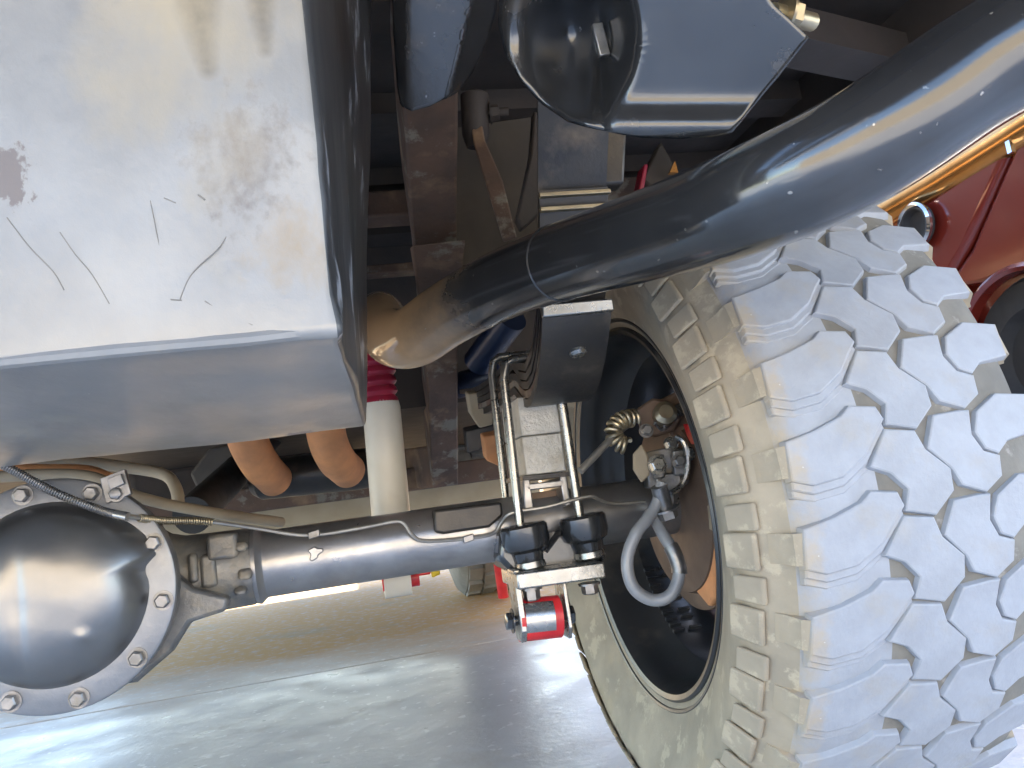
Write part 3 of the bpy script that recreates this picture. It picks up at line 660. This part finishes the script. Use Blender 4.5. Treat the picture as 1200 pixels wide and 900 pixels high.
# tyre carcass
tp = [(.012, .2110), (-.001, .2170), (-.004, .2235), (-.006, .228), (-.0105, .240), (-.020, .262), (-.0285, .285), (-.031, .303), (-.026, .320), (-.020, .328), (-.010, .338), (-.001, .3465), (.004, .353), (.02, .3572), (.05, .3596), (.072, .3604), (.111, .3612), (.162, .3602), (.204, .3575), (.226, .352), (.238, .340), (.252, .320), (.258, .285), (.254, .262), (.244, .240), (.232, .2235), (.226, .2165), (.21, .2110)]
tm = MB().lathe(V((XW, AX_Y, AX_Z)), (1, 0, 0), tp, 144); tm.f = [f for f in tm.f if len(f) == 4]
ty = part('tyre', tm, 'sidewall', wheel, 'tan dusty tyre wall of a mud terrain tyre', smooth=60)
ty.data.materials.append(M['groove']); ty.data.materials.append(M['tread'])
for p_ in ty.data.polygons:
    if .345 < math.hypot(p_.center.y-AX_Y, p_.center.z-AX_Z): p_.material_index = 2 if p_.center.x-XW < .07 else 1
br = MB().lathe(V((XW, AX_Y, AX_Z)), (1, 0, 0), [(-.003, .2245), (-.0065, .2265), (-.0075, .2295), (-.0060, .2320)], 144); br.f = [f for f in br.f if len(f) == 4]
part('bead_ring', br, 'rim', wheel)

# tread blocks (x across in metres, angle in degrees relative to the pitch)
def poly_offset(P, d):
    n = len(P); out = []; area = sum(P[i][0]*P[(i+1) % n][1]-P[(i+1) % n][0]*P[i][1] for i in range(n)); sg = 1 if area > 0 else -1
    for i in range(n):
        a_, b_, c_ = P[i-1], P[i], P[(i+1) % n]
        e1 = V((b_[0]-a_[0], b_[1]-a_[1])).normalized(); e2 = V((c_[0]-b_[0], c_[1]-b_[1])).normalized()
        n1 = V((e1.y, -e1.x))*sg; n2 = V((e2.y, -e2.x))*sg; bs = n1+n2
        bs = bs/max(.5, bs.dot(n1)) if bs.length > 1e-6 else n1
        out.append((b_[0]+bs.x*d, b_[1]+bs.y*d))
    return out
def crown(x): u = abs(x-.111)/.111; return TR-.0065*u**2.4
def cyl(x, s, dr, tilt=0):  # local wheel coordinates (hub centre at the origin)
    r = crown(min(max(x, -.01), .232))+dr; g = s/TR
    return V((XW+x, -r*math.cos(g), r*math.sin(g)))
def block_mesh(P, name, ledge=False, side=0):
    P = [(x, R_(t)*TR) for x, t in P]
    mb = MB(); n = len(P)
    def rings(P, levels):
        vs = []
        for off, dr in levels:
            for (x, s) in poly_offset(P, off): vs.append(cyl(x, s, dr))
        m = len(levels)
        fs = [(i*n+k, i*n+(k+1) % n, (i+1)*n+(k+1) % n, (i+1)*n+k) for i in range(m-1) for k in range(n)]
        fs.append(tuple(range(n)))
        mb.add(vs, fs)
    rings(P, [(.0012, 0), (.0024, -.0006), (.0029, -.0018), (.0042, -.0075)])
    if ledge:
        P2 = [(x, s-(.0075 if s < R_(-1.5)*TR or x > .06 and s < R_(1.6)*TR else 0)) for x, s in P]
        rings(P2, [(.001, -.0022), (.0022, -.0032), (.0034, -.0088)])
        P3 = [(x, s-(.0135 if s < R_(-1.5)*TR and x < .07 else 0)) for x, s in P]
        rings(P3, [(.001, -.0044), (.0022, -.0052), (.0034, -.0092)])
    if side:   # the lug folds over the shoulder on to the tyre wall
        xs_ = min(p[0] for p in P) if side < 0 else max(p[0] for p in P)
        e = [p for p in P if abs(p[0]-xs_) < .006]; s0_, s1_ = min(p[1] for p in e), max(p[1] for p in e)
        def q(x, r, s): g = s/TR; return V((XW+x, -r*math.cos(g), r*math.sin(g)))
        r0 = crown(xs_)
        pr = [(xs_+.004*-side*0+.001*-side, r0-.0008), (xs_+.007*side, r0-.006), (xs_+.013*side, r0-.020), (xs_+.018*side, r0-.026), (xs_+.010*side, r0-.030)]
        bk = [(xs_-.012*side, r0-.012), (xs_-.012*side, r0-.014), (xs_-.006*side, r0-.024), (xs_-.002*side, r0-.03), (xs_-.002*side, r0-.032)]
        vs = []; m = len(pr)
        for (x, r) in pr: vs += [q(x, r, s0_+.0008), q(x, r, s1_-.0008)]
        for (x, r) in bk: vs += [q(x, r, s0_+.0008), q(x, r, s1_-.0008)]
        fs = [(2*i, 2*i+1, 2*i+3, 2*i+2) for i in range(m-1)]
        for j in (0, 1): fs += [(2*i+j, 2*i+2+j, 2*m+2*i+2+j, 2*m+2*i+j) for i in range(m-1)]
        fs += [(2*m-2, 2*m-1, 4*m-1, 4*m-2)]
        mb.add(vs, fs)
    me = mb.mesh(name, M['tread'], 24)
    me.materials.append(M['sidewall'])
    if side:
        for p in me.polygons:
            if (p.center.x-XW-.111)*side > .111: p.material_index = 1
    return me
BA = [(.005, 0), (.003, -4.3), (.018, -5.1), (.042, -4.6), (.064, -2.4), (.078, .2), (.086, 1.5), (.083, 2.8), (.063, 3.3), (.054, 2.2), (.028, .8)]
BB = [(.088, -.3), (.111, -.9), (.116, -3.3), (.134, -6.0), (.133, -8.4), (.115, -10.8), (.092, -9.9), (.0975, -7.5), (.084, -5.1), (.070, -4.1)]
BC = [(.135, .7), (.123, -2.9), (.140, -5.7), (.146, -7.8), (.166, -9.0), (.182, -7.5), (.184, -5.4), (.170, -4.6), (.162, -2.1), (.166, .8), (.160, .9)]
BD = [(.178, .6), (.171, -1.7), (.176, -3.7), (.186, -4.4), (.198, -3.0), (.230, -2.2), (.234, 2.1), (.202, 2.6)]
blocks = [block_mesh(BA, 'tread_block', True, -1), block_mesh(BB, 'tread_block'), block_mesh(BC, 'tread_block'), block_mesh(BD, 'tread_block', False, 1)]
# side lugs on the inner shoulder
def lug_mesh(t0, t1, r0, r1, x0, x1, th):
    mb = MB(); vs = []
    for (r, x) in ((r0, x0), (r1, x1)):
        for t in (t0, t1):
            for e in (0, th):
                g = R_(t); vs.append(V((XW+x-e, -r*math.cos(g), r*math.sin(g))))
    mb.add(vs, [(0, 1, 3, 2), (4, 6, 7, 5), (0, 4, 5, 1), (2, 3, 7, 6), (1, 5, 7, 3), (0, 2, 6, 4)])
    return mb.mesh('side_lug', M['sidewall'], 30)
lugs = [lug_mesh(-5.2, .2, .304, .331, -.0345, -.0205, .005), lug_mesh(-10.1, -6.2, .309, .333, -.0325, -.0185, .0045)]
NP = 33
for k in range(NP):
    ang = 18.7-k*360/NP
    for mi, me in enumerate(blocks+lugs):
        o = bpy.data.objects.new('tread_block' if mi < 4 else 'side_lug', me); COL.objects.link(o)
        o.parent = wheel; o.location = hub; o.rotation_euler = (-R_(ang+(random.uniform(-.5, .5) if mi > 4 else 0)), 0, 0)
        if mi >= 4:
            md = o.modifiers.new('bevel', 'BEVEL'); md.width = .0036; md.segments = 3

# ---- brake inside the wheel
bx = XW+.055
brake = part('brake_rotor', MB().lathe(V((bx, AX_Y, AX_Z)), (1, 0, 0), [(0, .04), (0, .118), (.004, .128), (.03, .13), (.06, .13), (.06, .04)], 80), 'rotor', truck, 'rust brown brake drum inside the wheel')
part('backing_plate', MB().lathe(V((bx-.014, AX_Y, AX_Z)), (1, 0, 0), [(0, .036), (-.004, .06), (.0, .09), (.004, .105), (.012, .108), (.012, .036)], 64), 'rotor', brake)
for pts in (((800, 497), (806, 497), (814, 521), (808, 521)), ((816, 570), (823, 570), (826, 588), (820, 588))):
    part('caliper_bracket', MB().prism([atX(px, py, XW+.046) for px, py in pts], (.01, 0, 0)), 'red', brake, 'bright red painted edge', bevel=.001)
part('wheel_stud_boss', MB().prism([atX(px, py, XW+.044) for px, py in ((800, 600), (836, 586), (838, 622), (806, 634), (796, 622))], (.012, 0, 0)), 'tan', brake, bevel=.004)
part('brake_shield', MB().prism([atX(px, py, XW+.047) for px, py in ((806, 640), (838, 624), (838, 700), (830, 712), (812, 690))], (.012, 0, 0)), 'rust_orange', brake, 'orange rusted lower shield of the brake', bevel=.004)
cal = MB()
for pxs, d, dep in ((((756, 530), (790, 522), (806, 530), (808, 566), (790, 576), (760, 572)), .90, .03), (((768, 556), (798, 553), (800, 574), (770, 578)), .885, .02), (((764, 536), (778, 532), (780, 560), (766, 562)), .88, .02), (((788, 528), (802, 526), (804, 556), (790, 558)), .88, .02), (((770, 572), (790, 570), (792, 596), (776, 600)), .90, .02)):
    cal.prism([at(px, py, d) for px, py in pxs], (.006, dep, 0))
part('brake_caliper', cal, 'bolt', brake, 'black brake caliper with hose fitting', bevel=.002)
part('caliper_lever', MB().prism([at(px, py, .88) for px, py in ((742, 532), (752, 520), (760, 535), (762, 556), (752, 566), (742, 550))], (.003, .01, 0)), 'tan', brake, bevel=.002)
part('caliper_lever', MB().prism([at(px, py, .91) for px, py in ((745, 480), (765, 466), (784, 470), (800, 490), (790, 505), (768, 512), (752, 505))], (.006, .02, 0)), 'rotor', brake, bevel=.003)
part('caliper_lever', MB().prism([at(px, py, .93) for px, py in ((770, 470), (800, 455), (822, 490), (828, 540), (806, 545), (786, 510))], (.006, .02, 0)), 'rotor', brake, bevel=.003)
for k_, (px, py, d) in enumerate(((770, 545, .875), (795, 541, .875), (786, 520, .89), (757, 505, .90), (806, 532, .90))):
    part('caliper_bolt', MB().hexnut(at(px, py, d), (-.15, -1, .1), .006 if k_ else .008, .010), 'bolt' if k_ % 2 else 'steel', brake)
part('bleed_pipe', MB().tube(pspline([(792, 512, .885), (802, 520, .88), (806, 545, .88), (799, 568, .88), (786, 578, .875)], 5), .0032, 8), 'steel', brake)
part('return_spring', coil([at(772, 500, .895), at(800, 478, .93)], .006, .0016, 9, 6, 12), 'bolt', brake)
part('caliper_pin', MB().lathe(at(778, 487, .90), (-.2, -1, .2), [(0, .013), (.012, .013), (.016, .008), (.016, 0)], 20), 'brass', brake)
part('cable_spring', coil(spline([at(744, 490, .88), at(733, 491, .875), at(724, 496, .872), at(719, 506, .87), at(724, 518, .87), at(735, 523, .87)], 8), .0082, .0024, 11, 8, 16), 'brass', brake, 'brass coloured spring on the brake cable')
part('brake_cable', MB().tube([at(745, 490, .88), at(722, 508, .87), at(680, 552, .84)], .004, 12), 'line', brake)
hl = pspline([(776, 566, .86), (770, 590, .855), (760, 606, .85), (744, 628, .84), (735, 658, .835), (742, 688, .83), (764, 703, .83), (786, 697, .83), (796, 672, .835), (790, 648, .84), (778, 628, .85), (770, 612, .86), (768, 596, .865)], 8)
part('brake_hose', MB().tube(hl, .0065, 18), 'hose', brake, 'grey brake hose hanging in a loop')
part('hose_ferrule', MB().tube(hl[64:76], .0082, 14), 'bolt', brake)
part('hose_fitting', MB().tube([at(772, 570, .855), at(782, 604, .86)], .009, 12).hexnut(at(780, 596, .856), (.2, .1, -1), .011, .012), 'bolt', brake)

# ---- front axle seen far ahead
fx = at(560, 610, 3.4); FT = fx.x
fm = MB().lathe(V((FT-.12, fx.y, .355)), (1, 0, 0), [(0, .2), (-.02, .26), (0, .33), (.02, .35), (.2, .35), (.22, .33), (.24, .2)], 48)
ftyre = part('front_wheel', fm, 'front_tread', truck, 'dusty front tyre far ahead under the truck')
fb = MB()
for k in range(24):
    g = 2*math.pi*k/24
    for j, xo in enumerate((-.10, -.04, .03)):
        gg = g+(.13 if j % 2 else 0); nd = V((0, math.cos(gg), math.sin(gg))); td = V((0, -math.sin(gg), math.cos(gg)))
        o = part('tread_block', MB().box(V((FT+xo+.03, fx.y, .355))+nd*.352, (.026, 0, 0), td*.032, nd*.012), 'front_tread', ftyre)
part('front_axle', MB().tube([V((FT-1.2, fx.y, .36)), V((FT-.1, fx.y, .36))], .04, 20), 'axle', truck, 'front axle beam far ahead')
part('front_shock', MB().tube([at(583, 650, 3.0), at(590, 700, 3.0)], .02, 12), 'red', truck, 'red front damper far ahead')
part('front_shock', MB().tube([at(590, 640, 3.0), at(588, 690, 3.0)], .014, 12), 'red', truck)
part('front_bushing', MB().box(at(494, 668, 3.0), (.03, 0, 0), (0, .03, 0), (0, 0, .018)), 'red', truck, bevel=.005)
part('front_fitting', MB().box(at(510, 669, 3.0), (.016, 0, .004), (0, .02, 0), (0, 0, .018)), 'yellow', truck, bevel=.005)
part('front_fitting', MB().box(at(541, 578, 2.9), (.03, 0, .004), (0, .02, 0), (0, 0, .015)), 'red', truck, bevel=.005)
part('front_fitting', MB().box(at(487, 587, 2.9), (.025, 0, .004), (0, .02, 0), (0, 0, .015)), 'red', truck, bevel=.005)

# ================================================================ RED CAR beyond the tyre
cbase = at(1190, 380, 2.2)
car = thing('parked_car', 'shiny dark red vehicle parked beyond the tyre, wheel arch showing', 'car', (cbase.x+.2, cbase.y, 0))
CX = at(1120, 270, 2.05)
fwd = V((0, 1, 0)); side = V((fwd.y, -fwd.x, 0))     # flank runs away to the front right
def carp(px, py, off=0):       # point on the car's flank plane
    r = ray(px, py); n_ = side; t = ((CX-CAM).dot(n_)+off)/r.dot(n_); return CAM+r*t
def cprism(pxs, off, dep): return MB().prism([carp(px, py, off) for px, py in pxs], side*dep)
body = part('body', cprism(((1010, 330), (1040, 262), (1110, 215), (1190, 160), (1132, 290), (1108, 330), (1140, 420), (1010, 420)), 0, .05), 'carred', car, bevel=.02)
part('door', cprism(((1196, 155), (1330, 90), (1330, 330), (1230, 322), (1190, 318), (1150, 332), (1118, 338), (1113, 328), (1138, 292)), .004, .05), 'carred', car, 'darker red door panel beyond the seam', bevel=.012)
part('beltline_gleam', MB().tube([carp(px, py, .02) for px, py in ((1000, 272), (1045, 245), (1110, 208), (1200, 152), (1330, 70))], .045, 24), 'gold_gleam', car, 'edge of the red body painted with a golden reflection')
cpt = carp(1078, 264, -.01)
part('lamp_recess', MB().lathe(cpt, -side, [(0, .0), (.004, .035), (.012, .040), (.020, .045), (.022, .052), (.014, .056), (0, .056)], 32), 'rubberblack', car)
part('lamp_ring', MB().lathe(cpt-side*.016, -side, [(0, .046), (.006, .050), (.010, .056), (.004, .062), (-.004, .062)], 40, closed=True), 'chrome', car, 'bright ring round a dark opening')
wc = carp(1230, 420, .02); wr = (carp(1230, 420)-carp(1180, 332)).length
part('wheel_arch', MB().lathe(wc-side*.02, -side, [(0, wr*.99), (.03, wr), (.04, wr*1.04), (.03, wr*1.09), (0, wr*1.1)], 64, closed=True), 'carred', car, 'rounded red wheel arch lip')
part('wheel', MB().lathe(wc, -side, [(-.1, wr*.4), (-.1, wr*.93), (.0, wr*.96), (.02, wr*.9), (.025, wr*.6), (.0, wr*.5), (.0, 0)], 48), 'rubberblack', car)
part('door_seam_clip', MB().box(carp(1184, 172, -.02), (.006, 0, 0), (0, .006, 0), (.004, .004, .016)), 'chrome', car)

part('body', MB().abox((CX.x+.06, .55, .30), (CX.x+1.7, 7.2, 1.0)), 'carred', car, bevel=.05)  # unseen bulk of the car, lengthened to block the sun
part('cabin', MB().hexa([(CX.x+.10, .6, 1.0), (CX.x+1.66, .6, 1.0), (CX.x+1.66, 7.1, 1.0), (CX.x+.10, 7.1, 1.0), (CX.x+.22, .7, 1.8), (CX.x+1.5, .7, 1.8), (CX.x+1.5, 6.9, 1.8), (CX.x+.22, 6.9, 1.8)]), 'carred', car, bevel=.06)  # cabin raised and stretched to keep sun off the ground
